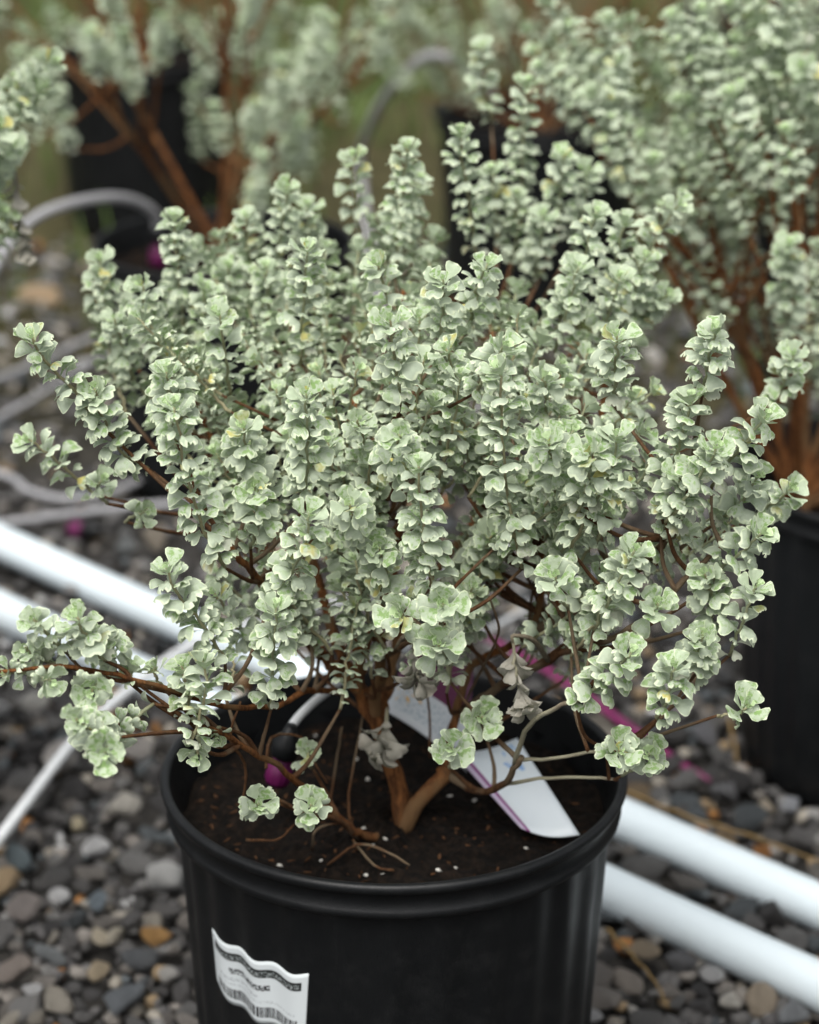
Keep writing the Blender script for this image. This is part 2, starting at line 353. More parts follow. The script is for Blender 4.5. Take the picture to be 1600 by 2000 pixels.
for i in range(340):                     # bark crumbs
    a, r = rng.uniform(0, 6.28), 0.120 * math.sqrt(rng.random()); x, y = r * math.cos(a), r * math.sin(a); s = rng.uniform(0.0008, 0.0028)
    q = np.array(Matrix.Rotation(rng.uniform(0, 6.28), 3, 'Z') @ Matrix.Rotation(rng.normal(0, 0.5), 3, 'X'))
    mbc.add((stone_lo[i % 14] * np.array([rng.uniform(0.8, 2.2), 0.6, 0.5]) * s) @ q.T + np.array([x, y, soilz(x, y) + s * 0.2]), IF1)
chip_me = mbc.mesh('bark_crumbs', BARKCHIP, False)
mbp = MB()
for i in range(26):
    a, r = rng.uniform(0, 6.28), 0.118 * math.sqrt(rng.random()); x, y = r * math.cos(a), r * math.sin(a); s = rng.uniform(0.0012, 0.003)
    mbp.add(stone_lo[i % 14] * s + np.array([x, y, soilz(x, y) + s * 0.5]), IF1)
perl_me = mbp.mesh('perlite', PERLITE)
potlab = {'main': 'black fluted nursery pot with a white printed sticker on its side',
 'right': 'black nursery pot standing on gravel beyond the white pipes, bare trunk rising at its edge',
 'leftback': 'black nursery pot with the arched grey tube ending inside its rim',
 'far': 'tall looking black nursery pot behind the bare brown stems', 'mid': 'black nursery pot behind the bush, beside the steep grey tube',
 'rear': 'black nursery pot hidden under dense foliage behind the pot with bare trunk', 'side': 'black nursery pot of the bush whose long shoot carries a withered sprig',
 'front': 'black nursery pot of the small bush by the end of the white pipes', 'far2': 'distant black nursery pot on mossy ground behind the arched tube', 'far3': 'most distant black nursery pot, on the mossy ground'}
pots = {}
for kx, (x, y) in POTS.items():
    e = empty('nursery_pot', (x, y, 0)); e.rotation_euler = (0, 0, R.uniform(0, 6.28) if kx != 'main' else 0.0); pots[kx] = e
    tag(e, potlab[kx], 'pot', 'black nursery pots')
    obj('pot_body', body_me, e); obj('rim', rim_me, e); s = obj('soil', soil_me, e)
    c = obj('bark_crumbs', chip_me, s); tag(c, kind='stuff'); c = obj('perlite', perl_me, s); tag(c, kind='stuff')

# sticker on the main pot, following its flutes
M = Mat('printed_sticker', 0.45, 0.4)
uvn = M.node('ShaderNodeUVMap').outputs[0]; sx = M.node('ShaderNodeSeparateXYZ'); M.l.new(uvn, sx.inputs[0]); U, W = sx.outputs[0], sx.outputs[1]
def band(x, a, b): return M.math('MULTIPLY', M.math('GREATER_THAN', x, a), M.math('LESS_THAN', x, b))
def marks(su, sv, lo):
    mp = M.node('ShaderNodeMapping'); M.l.new(uvn, mp.inputs[0]); mp.inputs['Scale'].default_value = (su, sv, 1); return M.math('GREATER_THAN', M.noise(mp.outputs[0], 1.0, 2), lo)
def AND(*a):
    r = a[0]
    for b in a[1:]: r = M.math('MULTIPLY', r, b)
    return r
hdr = AND(band(U, 0.05, 0.95), band(W, 0.74, 0.87)); hl = AND(marks(70, 22, 0.53), band(W, 0.755, 0.835), band(U, 0.08, 0.93))
t1 = AND(marks(46, 26, 0.47), band(W, 0.53, 0.62), band(U, 0.22, 0.66)); t2 = AND(marks(60, 40, 0.52), band(W, 0.41, 0.46), band(U, 0.1, 0.55))
t3 = AND(marks(70, 60, 0.55), band(W, 0.33, 0.37), band(U, 0.1, 0.9)); bc = AND(marks(120, 0.4, 0.47), band(W, 0.1, 0.27), band(U, 0.07, 0.93))
col = M.mix(hdr, (0.56, 0.60, 0.61), (0.012, 0.014, 0.014)); col = M.mix(hl, col, (0.30, 0.33, 0.33))
for t in (t1, bc): col = M.mix(t, col, (0.02, 0.02, 0.022))
for t in (t2, t3): col = M.mix(t, col, (0.30, 0.32, 0.34))
M.color(col); STICK = M.m
nu, nvv = 90, 14; V, UVs, F = [], [], []
pc = np.array(POTS['main'])
def potpt(px, py, dr):                   # where the ray through a pixel meets the pot wall
    d = ray(px, py); o = np.array([0, 0, CAMZ]); t = 0.9
    for _ in range(4000):
        p = o + d * t
        if p[2] < 0.225 and math.hypot(p[0] - pc[0], p[1] - pc[1]) < pot_r(p[2]): break
        t += 0.0004
    return p
TL, TR, BL, BR = potpt(412, 1816, 0), potpt(603, 1906, 0), potpt(424, 1935, 0), potpt(597, 2030, 0)
angz = lambda p: (math.atan2(p[1] - pc[1], p[0] - pc[0]) % (2 * math.pi), p[2])
cs = [angz(p) for p in (BL, BR, TR, TL)]
for j in range(nvv + 1):
    for i in range(nu + 1):
        u, v = i / nu, j / nvv
        a = (1 - v) * ((1 - u) * cs[0][0] + u * cs[1][0]) + v * ((1 - u) * cs[3][0] + u * cs[2][0])
        z = (1 - v) * ((1 - u) * cs[0][1] + u * cs[1][1]) + v * ((1 - u) * cs[3][1] + u * cs[2][1])
        z -= 0.006 * (1 - u) ** 6 * -(1 - v) ** 2
        r = pot_r(z) + 0.0010 * math.cos(a * NFL) - 0.0008 + 0.0007
        V.append((r * math.cos(a), r * math.sin(a), z + 0.0012 * math.sin(u * math.pi * 6.2 + 0.6))); UVs.append((u, v))
F = np.array([(j * (nu + 1) + i, j * (nu + 1) + i + 1, (j + 1) * (nu + 1) + i + 1, (j + 1) * (nu + 1) + i) for j in range(nvv) for i in range(nu)])
st = obj('sticker', mesh_np('sticker', V, F, STICK, uv=UVs), pots['main']); st['label'] = 'white printed sticker with black header bar and barcode'
md = st.modifiers.new('thickness', 'SOLIDIFY'); md.thickness = 0.0003; md.offset = -1

# ------------------------------------------------------------------ pipes and tubing
def pipe(name, pxs, z, rad, mat, label):
    A, B = gnd(*pxs[0], z), gnd(*pxs[1], z); d = nrm(B - A); P = catmull([A - d * 1.2, A, B, B + d * 0.9], 40); P[:, 2] = z + 0.0012 * np.sin(np.arange(40) * 0.7)
    mb = MB(); tube(mb, P, rad, 40); o = obj(name, mb.mesh(name, mat, off=A)); o.location = A.tolist(); tag(o, label, 'pipe', 'white irrigation pipes'); return o
PR = 0.0168
pipe('irrigation_pipe', ((0, 1060), (1600, 1770)), PR + 0.004, PR, PIPE, 'white plastic pipe on the gravel, the one farther from the stickered pot')
pipe('irrigation_pipe', ((0, 1192), (1600, 1925)), PR + 0.004, PR, PIPE, 'white plastic pipe on the gravel, the one closer to the stickered pot')
def tubing(pts, rad, mat, label, n=50, name='irrigation_tube'):
    P = catmull(pts, n); mb = MB(); tube(mb, P, rad, 12); o = obj(name, mb.mesh(name, mat, off=P[0])); o.location = P[0].tolist(); return tag(o, label, 'tube', 'thin irrigation tubes')
tubing([gnd(-160, 1830, .03), gnd(0, 1636, .034), gnd(150, 1440, .036), gnd(260, 1340, .048), gnd(370, 1262, .05), gnd(480, 1222, .05), gnd(600, 1190, .03), gnd(800, 1140, .012), gnd(1000, 1062, .01), gnd(1120, 1000, .008)], 0.0042, TUBEW, 'pale thin tube lying across both white pipes')
tubing([at(548, 1450, 1.225), at(590, 1393, 1.245), at(655, 1338, 1.29), at(735, 1285, 1.36), at(810, 1262, 1.45), gnd(930, 1240, .05), gnd(1010, 1200, .008), gnd(1150, 1120, .006)], 0.0027, TUBEW, 'narrow white drip tube arching over the rim into the stickered pot')
tubing([gnd(-330, 900, .01), at(-120, 720, 2.06), at(0, 502, 2.16), at(60, 432, 2.22), at(130, 400, 2.26), at(210, 386, 2.30), at(265, 393, 2.33), at(303, 418, 2.35), at(308, 455, 2.36)], 0.0053, TUBEG, 'thick grey tube arching into the pot of long bare stems')
tubing([gnd(760, 640, .008), gnd(735, 560, .01), at(705, 330, 3.2), at(722, 250, 3.12), at(748, 196, 3.06), at(792, 142, 3.0), at(850, 106, 2.98), at(935, 150, 2.97), at(960, 190, 2.98)], 0.0062, TUBEG, 'grey tube curving steeply up to the pot behind the bush')
for pts, lb in (([(-200, 905), (0, 815), (110, 752), (215, 690), (380, 640)], 'grey tube on the gravel beside the beige rock, nearest to it'), ([(-200, 800), (0, 738), (90, 700), (190, 655)], 'grey tube on the gravel running straight to the beige rock'),
                ([(-200, 900), (0, 925), (60, 960), (150, 975), (260, 945), (330, 900)], 'grey tube on the gravel sagging in a shallow loop'), ([(-200, 1035), (0, 1022), (170, 1000), (330, 985), (520, 985)], 'grey tube on the gravel closest to the white pipes')):
    tubing([gnd(x, y, .014) for x, y in pts], 0.0040, TUBEG, lb)
def emitter(loc, tilt, label, sc=1.0):
    e = empty('drip_emitter', loc); e.rotation_euler = tilt; e.scale = (sc,) * 3; tag(e, label, 'emitter', 'magenta drip emitters')
    mb = MB(); lathe(mb, [(0.0, 0.0), (0.0055, 0.0), (0.0068, 0.003), (0.0068, 0.012), (0.0045, 0.014), (0.0045, 0.02), (0.0, 0.02)], 24, mod=lambda t, k: 0.0008 * np.cos(t * 12)); obj('emitter_body', mb.mesh('emitter_body', EMIT), e)
    mb = MB(); lathe(mb, [(0.0, 0.02), (0.0075, 0.02), (0.008, 0.022), (0.008, 0.030), (0.005, 0.033), (0.0032, 0.040), (0.0, 0.040)], 24); obj('cap', mb.mesh('cap', POT), e)
p = at(548, 1450, 1.225); emitter(p - np.array([0.003, 0.0, 0.026]), (0.1, 0.25, 0), 'magenta drip emitter with black cap inside the stickered pot')
p = at(308, 455, 2.36); emitter(p - np.array([0, 0, 0.034]), (0, 0.1, 0), 'magenta drip emitter at the end of the arched grey tube', 1.3)
p = gnd(140, 1035, 0.004); emitter(p, (1.3, 0.2, 0.8), 'magenta drip emitter lying loose on the gravel behind the white pipes', 1.2)

# long magenta stake lying on the gravel
A, B = gnd(930, 1236, .022), gnd(1388, 1512, .020); d = nrm(B - A); n = nrm(np.cross(d, [0, 0, 1])) * 0.75; Ln = np.linalg.norm(B - A); mb = MB(); Vv = []
for t, wv in ((0, .007), (.1, .0075), (.3, .0075), (.5, .0075), (.8, .0070), (.93, .0055), (1.0, .0012)):
    c = A + d * Ln * t + np.array([0, 0, 0.006 * math.sin(t * 5)])
    for sgn, zz in ((-1, 0), (-.4, .0016), (.4, .0016), (1, 0), (.4, -.0016), (-.4, -.0016)): Vv.append(c + n * wv * sgn + np.array([0, 0, zz]))
mb.add(Vv, [(i * 6 + j, i * 6 + (j + 1) % 6, (i + 1) * 6 + (j + 1) % 6, (i + 1) * 6 + j) for i in range(6) for j in range(6)] + [(5, 4, 3, 2, 1, 0), tuple(36 + j for j in range(6))])
o = obj('plant_stake', mb.mesh('plant_stake', MAGENTA, off=A)); o.location = A.tolist(); tag(o, 'long magenta plastic stake lying on the gravel with its point bare', 'stake')
def stalk(pts, rad, label):
    P = catmull(pts, 24) + rng.normal(0, 0.0006, (24, 3)); mb = MB(); tube(mb, P, np.linspace(rad, rad * 0.5, 24), 6, 0.2); o = obj('dry_stalk', mb.mesh('dry_stalk', STRAW, off=P[0])); o.location = P[0].tolist(); tag(o, label, 'stalk', 'dry straw stalks')
stalk([gnd(1225, 1545, .024), gnd(1330, 1590, .026), gnd(1460, 1630, .024), gnd(1640, 1695, .022)], 0.0015, 'long dry straw stalk lying parallel to the white pipes')
stalk([gnd(1185, 1815, .022), gnd(1220, 1850, .024), gnd(1265, 1900, .024), gnd(1305, 1962, .02)], 0.0014, 'short dry straw stalk on the gravel between pot and white pipe')
stalk([gnd(1425, 1400, .02), gnd(1432, 1440, .022), gnd(1440, 1490, .018)], 0.0018, 'bent dry stalk on gravel against the pot with bare trunk')

# plant tags
def plate(name, corners, mat, thick, label, uvs=None, bend=0.0, n=10):
    """corner order: bottom-left, bottom-right, top-right, top-left"""
    c = [np.asarray(q, float) for q in corners]; nr = nrm(np.cross(c[1] - c[0], c[3] - c[0])); V, U_ = [], []
    for j in range(n + 1):
        for i in range(n + 1):
            u, v = i / n, j / n; p = (1 - v) * ((1 - u) * c[0] + u * c[1]) + v * ((1 - u) * c[3] + u * c[2]); V.append(p + nr * bend * math.sin(math.pi * u) - c[0]); U_.append((u, v))
    F = np.array([(j * (n + 1) + i, j * (n + 1) + i + 1, (j + 1) * (n + 1) + i + 1, (j + 1) * (n + 1) + i) for j in range(n) for i in range(n)])
    o = obj(name, mesh_np(name, V, F, mat, uv=U_)); o.location = c[0].tolist(); md = o.modifiers.new('t', 'SOLIDIFY'); md.thickness = thick; tag(o, label, 'plant tag', 'printed plant tags'); return o
def tagmat(name, kind):
    global M, uvn, U, W
    M = Mat(name, 0.35, 0.5); uvn = M.node('ShaderNodeUVMap').outputs[0]; sx = M.node('ShaderNodeSeparateXYZ'); M.l.new(uvn, sx.inputs[0]); U, W = sx.outputs[0], sx.outputs[1]
    if kind == 1:
        c = M.mix(band(U, 0.10, 0.17), (0.70, 0.76, 0.80), (0.22, 0.02, 0.17)); c = M.mix(M.math('LESS_THAN', U, 0.10), c, (0.50, 0.42, 0.55))
        c = M.mix(AND(marks(14, 14, 0.5), band(U, 0.62, 0.85), band(W, 0.70, 0.82)), c, (0.28, 0.45, 0.72)); c = M.mix(AND(marks(14, 14, 0.48), band(U, 0.70, 0.92), band(W, 0.88, 0.97)), c, (0.35, 0.52, 0.75))
    else:
        c = M.mix(M.math('GREATER_THAN', W, 0.46), (0.50, 0.53, 0.56), (0.085, 0.005, 0.045)); c = M.mix(AND(marks(16, 16, 0.6), band(U, .05, .4), band(W, .2, .44)), c, (0.62, 0.36, 0.10))
        c = M.mix(AND(marks(40, 26, 0.56), band(U, .1, .8), band(W, .1, .4)), c, (0.30, 0.36, 0.42)); c = M.mix(AND(marks(60, 30, 0.55), band(U, .1, .85), band(W, .66, .76)), c, (0.16, 0.03, 0.10))
    M.color(c); return M.m
plate('plant_tag', [at(1018, 1616, 1.205), at(1132, 1630, 1.205), at(1010, 1441, 1.275), at(884, 1468, 1.265)], tagmat('tag_white', 1), 0.0007, 'white plant tag with a purple edge stripe stuck in the stickered pot', bend=-0.004)
plate('plant_tag', [at(748, 1385, 1.285), at(912, 1508, 1.255), at(925, 1312, 1.315), at(805, 1258, 1.335)], tagmat('tag_purple', 2), 0.0007, 'wide plant tag with deep purple head behind the trunk in the stickered pot', bend=0.004)

# ------------------------------------------------------------------ leaves
def leaf_grid(us, vs_, hws, kind, r, yage=0.1):
    L = []; A = []; P = []
    w = r.uniform(0.80, 1.05); dn = r.uniform(-0.02, 0.13); tipc = r.uniform(0.02, 0.30); ph = r.uniform(0, 6.28); wa = r.uniform(0.02, 0.08); skew = r.uniform(-0.10, 0.10); rd = r.random(); tw = r.uniform(-0.25, 0.25)
    for v, hw in zip(vs_, hws):
        g = np.clip((v - 0.25) / 0.6, 0, 1); g = g * g * (3 - 2 * g)
        for u in us:
            x = u * hw * w + skew * v * v * 0.6; y = v
            if v > 0.98: y = 1.0 - 0.02 * u * u + (0.02 if abs(u) < 0.1 else 0.0)
            if kind == 0: z = 0.13 * u * u * g + 0.16 * v * v - 0.04 * v - 0.10 * max(0, (v - 0.8) / 0.2) ** 2 - 0.05 * g * max(0, abs(u) - 0.6)
            else:
                z = 0.13 * math.sin(math.pi * v * 0.9) + 0.10 * g * (abs(u) ** 1.2) * (1 - abs(u)) * 2 - dn * g * abs(u) ** 3.0 - 0.05 * g * max(0, abs(u) - 0.6) / 0.4 - tipc * max(0, (v - 0.66) / 0.34) ** 2 * (0.85 + 0.15 * abs(u)) + wa * g * math.sin(5.0 * u + ph) + tw * u * hw * v
                y -= 0.10 * tipc * max(0, (v - 0.66) / 0.34) ** 2
            L.append((x, y, z)); e = max(abs(u) ** 3 * g, (max(0, v - 0.80) / 0.20) ** 1.5)
            A.append((abs(u), rd, yage if kind == 0 else (0.5 if kind == 1 else 1.0), v)); P.append((u * hw * 1.3, v * 1.3, rd * 50))
    nu, nv = len(us), len(vs_)
    F = np.array([(j * nu + i, j * nu + i + 1, (j + 1) * nu + i + 1, (j + 1) * nu + i) for j in range(nv - 1) for i in range(nu - 1)])
    return np.array(L), np.array(A), np.array(P), F
HI = ([-1, -.6, 0, .6, 1], [0, .27, .49, .69, .85, .95, 1.0], [.045, .075, .24, .395, .44, .37, .19])
LO = ([-1, 0, 1], [0, .4, .75, 1.0], [.06, .18, .46, .26])
def library(spec, seed):
    r = np.random.default_rng(seed); lib = {0: [], 1: [], 2: []}
    for k, n in ((0, 8), (1, 26), (2, 10)):
        for _ in range(n): lib[k].append(leaf_grid(*spec, k, r, 0.03 if _ < 4 else 0.22))
    return lib
LIBH, LIBL = library(HI, 3), library(LO, 4)

def sprig_leaves(P, L, r, ds=0.0023, dead=False):
    """phyllotactic leaves along the axis P (base -> tip): (point, x, y, z axes, scale, kind, variant)"""
    T, A, B = frames(P); seg = np.linalg.norm(np.diff(P, axis=0), axis=1); cum = np.concatenate([[0], np.cumsum(seg)]); tot = cum[-1]; out = []
    if tot < 0.036: ds *= 1.9; L *= 0.97
    phi = r.uniform(0, 6.28); s = 0.0068
    tipset = [] if dead else [(0.0, .30, 76, 2, 0), (0.0014, .46, 60, 2, 0), (0.0032, .80, 46, 2, 4), (0.0044, .95, 32, 3, 4)]
    for off, f, ee, cnt, vb in tipset:
        for c in range(cnt):
            t = max(0, tot - off - c * 0.0004); p = np.array([np.interp(t, cum, P[:, k]) for k in range(3)]); phi += math.radians(137.5) + r.normal(0, 0.12); e = math.radians(ee + r.normal(0, 9))
            rad = A[-1] * math.cos(phi) + B[-1] * math.sin(phi); D = rad * math.cos(e) + T[-1] * math.sin(e); N = -rad * math.sin(e) + T[-1] * math.cos(e); X = np.cross(D, N)
            out.append((p + rad * 0.0005, X, D, N, L * f * r.uniform(0.85, 1.12), 0, int(r.integers(0, 120)) * 8 + vb + int(r.integers(0, 4))))
    if dead: s = 0.0003
    while s < tot:
        t = tot - s; p = np.array([np.interp(t, cum, P[:, k]) for k in range(3)]); i = min(len(P) - 1, int(np.searchsorted(cum, t)))
        phi += math.radians(137.5) + r.normal(0, 0.14)
        rad = A[i] * math.cos(phi) + B[i] * math.sin(phi)
        e = np.interp(s, [0, .003, .008, .018, .04, .09], [60, 45, 34, 24, 13, -4]) + r.normal(0, 10)
        sc = L * np.interp(s, [0, .003, .008, .014, .022], [.30, .55, .84, .90, 1.0]) * r.uniform(0.78, 1.15)
        fr = s / tot
        if tot > 0.04 and fr > 0.7:
            sc *= np.interp(fr, [.7, 1], [1, .66])
            if r.random() < np.interp(fr, [.7, 1], [0, .45]): s += ds; continue
        kind = 1 if s < 0.02 else (2 if (fr > 0.8 and r.random() < 0.35) else 1)
        if dead: e = 66 + r.normal(0, 9); sc = L * r.uniform(0.8, 1.1); kind = 2
        if r.random() < 0.14 and s > 0.02: sc *= 0.55
        e = math.radians(e); D = rad * math.cos(e) + T[i] * math.sin(e); N = -rad * math.sin(e) + T[i] * math.cos(e)
        if not dead and s > 0.012: D = nrm(D + np.array([0, 0, 0.10])); N = nrm(N - D * (N @ D))
        X = np.cross(D, N); ro = r.normal(0, 0.22); X, N = X * math.cos(ro) + N * math.sin(ro), N * math.cos(ro) - X * math.sin(ro)
        out.append((p + rad * 0.0006, X, D, N, sc, kind, int(r.integers(0, 1000)))); s += ds * (0.5 if s < 0.006 else (1.25 if s < 0.016 else 1.0)) * r.uniform(0.7, 1.3)
    return out
def bake_leaves(leaves, lib, off=(0, 0, 0), base=0):
    Vs, As, Ps, Fs = [], [], [], []; k = base
    for p, X, D, N, sc, kind, var in leaves:
        V, A, Pp, F = lib[kind][var % len(lib[kind])]
        Vs.append((np.outer(V[:, 0], X) + np.outer(V[:, 1], D) + np.outer(V[:, 2], N)) * sc + p - np.asarray(off)); A = A.copy(); A[:, 1] = (var * 0.6180339) % 1.0
        As.append(A); Ps.append(Pp + np.array([0, 0, var * 0.37])); Fs.append(F + k); k += len(V)
    return np.concatenate(Vs), np.concatenate(As), np.concatenate(Ps), np.concatenate(Fs)
leaf_me = {k: [mesh_np('leaf', V, F, LEAF, True, {'leafcol': ('FLOAT_COLOR', A), 'leafpos': ('FLOAT_VECTOR', P)}) for V, A, P, F in LIBH[k]] for k in LIBH}
dead_me = [mesh_np('leaf', V, F, DEADLEAF, True, {'leafcol': ('FLOAT_COLOR', A), 'leafpos': ('FLOAT_VECTOR', P)}) for V, A, P, F in LIBH[2]]

# ------------------------------------------------------------------ the main shrub
C0 = np.array([POTS['main'][0], POTS['main'][1], 0.0]); ORG = np.array([C0[0], C0[1], 0.22])
shrub = empty('shrub', ORG); tag(shrub, 'bushy silvery sage green shrub growing in the pot with the white sticker', 'shrub', 'sage green potted shrubs')
nodes = []                               # points a twig may spring from
def limb(name, pts, r0, r1, mat=BARK, n=36, add=True, sides=9, jit=0.0009):
    n = int(np.clip(np.sum(np.linalg.norm(np.diff(np.array(pts), axis=0), axis=1)) / max(0.006, r0), 10, 36)); P = catmull(pts, n); jit = min(jit, r0 * 0.13); P[1:-1] += rng.normal(0, jit, (n - 2, 3)); mb = MB(); tube(mb, P, np.linspace(r0, r1, n) * 0.68, sides, 0.10)
    o = obj(name, mb.mesh(name, mat, off=P[0]), shrub, P[0] - ORG)
    if add: nodes.extend((p, rr) for p, rr in list(zip(P, np.linspace(r0, r1, n)))[(max(4, n - 5) if mat is GREYTWIG else min(4, n // 3))::(1 if n < 16 else 2)])
    return P
Y0 = 1.241
tb = np.array([C0[0] + 0.006, Y0 - 0.012, 0.215])
limb('trunk', [tb + [0, 0, -.01], at(785, 1585, 1.228), at(763, 1490, 1.230), at(728, 1400, 1.235), at(690, 1335, 1.235)], .0088, .0062, sides=12)
limb('trunk', [at(786, 1625, 1.226), at(815, 1570, 1.222), at(862, 1512, 1.225), at(872, 1500, 1.228)], .0075, .0062, sides=12)
limb('branch', [at(700, 1350, 1.235), at(702, 1250, 1.235), at(690, 1100, 1.245), at(700, 950, 1.25), at(690, 780, 1.27)], .0062, .0028)
limb('branch', [at(728, 1400, 1.235), at(742, 1300, 1.225), at(742, 1150, 1.225), at(748, 1000, 1.22), at(770, 820, 1.21)], .0056, .0026)
limb('branch', [at(690, 1335, 1.235), at(640, 1290, 1.225), at(585, 1240, 1.21), at(520, 1150, 1.18), at(440, 1060, 1.165)], .0062, .0024)
limb('branch', [at(640, 1290, 1.225), at(560, 1180, 1.26), at(500, 1050, 1.29), at(430, 880, 1.31), at(350, 740, 1.33)], .0045, .0022)
limb('branch', [at(690, 1335, 1.235), at(640, 1200, 1.28), at(600, 1020, 1.31), at(590, 820, 1.33), at(570, 620, 1.36)], .0050, .0024)
limb('branch', [at(700, 1300, 1.24), at(760, 1150, 1.29), at(790, 950, 1.33), at(800, 750, 1.36), at(790, 560, 1.39)], .0048, .0024)
limb('branch', [at(872, 1500, 1.228), at(888, 1405, 1.24), at(925, 1300, 1.25), at(1030, 1240, 1.24), at(1060, 1120, 1.22), at(1040, 940, 1.20)], .0042, .0024)
limb('branch', [at(735, 1408, 1.238), at(762, 1330, 1.26), at(790, 1220, 1.285), at(850, 1120, 1.31), at(930, 1000, 1.34), at(960, 780, 1.38), at(960, 560, 1.42)], .0050, .0024)
limb('branch', [at(1030, 1240, 1.24), at(1100, 1150, 1.25), at(1150, 950, 1.29), at(1180, 760, 1.33), at(1180, 600, 1.36)], .0046, .0022)
limb('branch', [at(1020, 1245, 1.24), at(1150, 1180, 1.22), at(1220, 1120, 1.19), at(1300, 1060, 1.16), at(1360, 950, 1.145)], .0046, .0022, TWIG)
limb('branch', [at(900, 1390, 1.242), at(980, 1340, 1.22), at(1110, 1270, 1.18), at(1230, 1230, 1.15), at(1350, 1120, 1.15), at(1420, 1060, 1.15)], .0040, .0018, TWIG)
limb('branch', [at(872, 1510, 1.228), at(930, 1545, 1.20), at(985, 1532, 1.175), at(1005, 1500, 1.16), at(1020, 1478, 1.155)], .0032, .0024, TWIG)
limb('branch', [at(1005, 1495, 1.16), at(1030, 1420, 1.14), at(1090, 1380, 1.12), at(1140, 1362, 1.11)], .0022, .0016, GREYTWIG)
limb('branch', [at(1015, 1485, 1.157), at(1080, 1482, 1.145), at(1150, 1470, 1.135), at(1195, 1468, 1.13)], .0016, .0013, GREYTWIG)
limb('branch', [at(985, 1532, 1.175), at(1060, 1520, 1.16), at(1150, 1518, 1.15), at(1205, 1522, 1.145)], .0016, .0012, GREYTWIG)
limb('branch', [at(668, 1352, 1.235), at(600, 1350, 1.19), at(540, 1378, 1.16), at(440, 1380, 1.11), at(350, 1352, 1.09), at(230, 1320, 1.07), at(120, 1302, 1.06), at(0, 1312, 1.05)], .0028, .0013)
limb('branch', [at(770, 1632, 1.226), at(700, 1628, 1.20), at(640, 1580, 1.18), at(560, 1510, 1.15), at(440, 1438, 1.10), at(395, 1420, 1.09)], .0038, .0018)
limb('branch', [at(700, 1640, 1.205), at(660, 1600, 1.18), at(600, 1590, 1.16), at(540, 1560, 1.15)], .0022, .0014, TWIG)
limb('branch', [at(742, 1290, 1.225), at(785, 1262, 1.18), at(815, 1245, 1.15), at(838, 1228, 1.13)], .0026, .0016, TWIG)
for pts in ([(690, 1625, 1.21), (680, 1560, 1.215), (700, 1450, 1.235), (712, 1380, 1.24)], [(640, 1600, 1.23), (655, 1500, 1.25), (668, 1420, 1.25)], [(520, 1500, 1.16), (530, 1440, 1.19), (590, 1440, 1.2), (615, 1490, 1.19), (640, 1530, 1.19)], [(470, 1600, 1.14), (480, 1500, 1.14), (450, 1440, 1.13), (470, 1370, 1.14)],
            [(905, 1380, 1.24), (950, 1290, 1.2), (975, 1230, 1.18), (955, 1165, 1.17)], [(840, 1480, 1.25), (838, 1380, 1.25), (815, 1280, 1.26)], [(610, 1660, 1.19), (620, 1620, 1.18), (690, 1600, 1.2)], [(640, 1690, 1.18), (700, 1650, 1.18), (760, 1665, 1.175), (800, 1690, 1.17)], [(480, 1640, 1.15), (540, 1640, 1.15), (575, 1610, 1.16)], [(700, 1660, 1.19), (690, 1640, 1.19), (730, 1690, 1.17), (770, 1700, 1.165)]):
    limb('twig', [at(*q) for q in pts], .0013, .0009, TWIG, 16, False, 6, 0.0008)

S = []                                   # (points tip..base px, Ytip, Ybase, leaf length, front?)
def sp(pts, yt, yb=None, L=0.0155, ds=0.00195, dead=False): S.append((pts, yt, yt + 0.02 if yb is None else yb, L if dead else L * (0.80 if yt < 1.3 else 0.74), ds if dead else ds * 0.72, dead))
# columns that stand out one by one in the photograph
sp([(818, 905), (822, 1000), (838, 1100), (855, 1205)], 1.10); sp([(325, 1108), (352, 1170), (400, 1225), (440, 1290)], 1.085, 1.10); sp([(605, 1002), (590, 1080), (555, 1140), (525, 1185)], 1.105)
sp([(540, 1185), (535, 1260), (532, 1330), (530, 1385)], 1.10); sp([(1240, 1074), (1210, 1130), (1180, 1190), (1160, 1230)], 1.095); sp([(972, 720), (980, 800), (985, 920), (1005, 1040), (1020, 1110)], 1.13)
sp([(325, 725), (335, 790), (345, 860)], 1.135); sp([(340, 790), (355, 880), (375, 970), (400, 1040), (440, 1110)], 1.115); sp([(598, 768), (600, 840), (600, 920), (590, 1000)], 1.14); sp([(475, 832), (482, 890), (492, 940)], 1.15)
sp([(497, 950), (505, 1010), (490, 1070)], 1.13, 1.15); sp([(780, 850), (775, 890), (770, 950)], 1.11, 1.15); sp([(683, 985), (690, 1020), (700, 1075)], 1.11, 1.15); sp([(742, 1070), (750, 1105), (755, 1150)], 1.125, 1.15)
sp([(1072, 862), (1078, 900), (1085, 960)], 1.115, 1.15); sp([(1205, 850), (1195, 910), (1160, 990), (1115, 1075)], 1.12); sp([(1150, 880), (1150, 930), (1130, 1000)], 1.11, 1.13); sp([(1395, 645), (1385, 700), (1372, 770)], 1.13)
sp([(1350, 775), (1340, 830), (1315, 900), (1290, 970)], 1.135); sp([(1400, 872), (1375, 920), (1335, 975), (1300, 1020)], 1.115); sp([(1495, 812), (1460, 860), (1420, 905), (1390, 950)], 1.14); sp([(1205, 655), (1203, 720), (1198, 790)], 1.17)
sp([(1085, 1125), (1090, 1155), (1110, 1190)], 1.10, 1.13); sp([(1285, 1180), (1270, 1200), (1240, 1225)], 1.10, 1.13); sp([(865, 1180), (868, 1195), (862, 1225)], 1.085, 1.12); sp([(858, 1258), (850, 1265), (835, 1262)], 1.085, 1.12); sp([(782, 1200), (790, 1205), (810, 1215)], 1.09, 1.12)
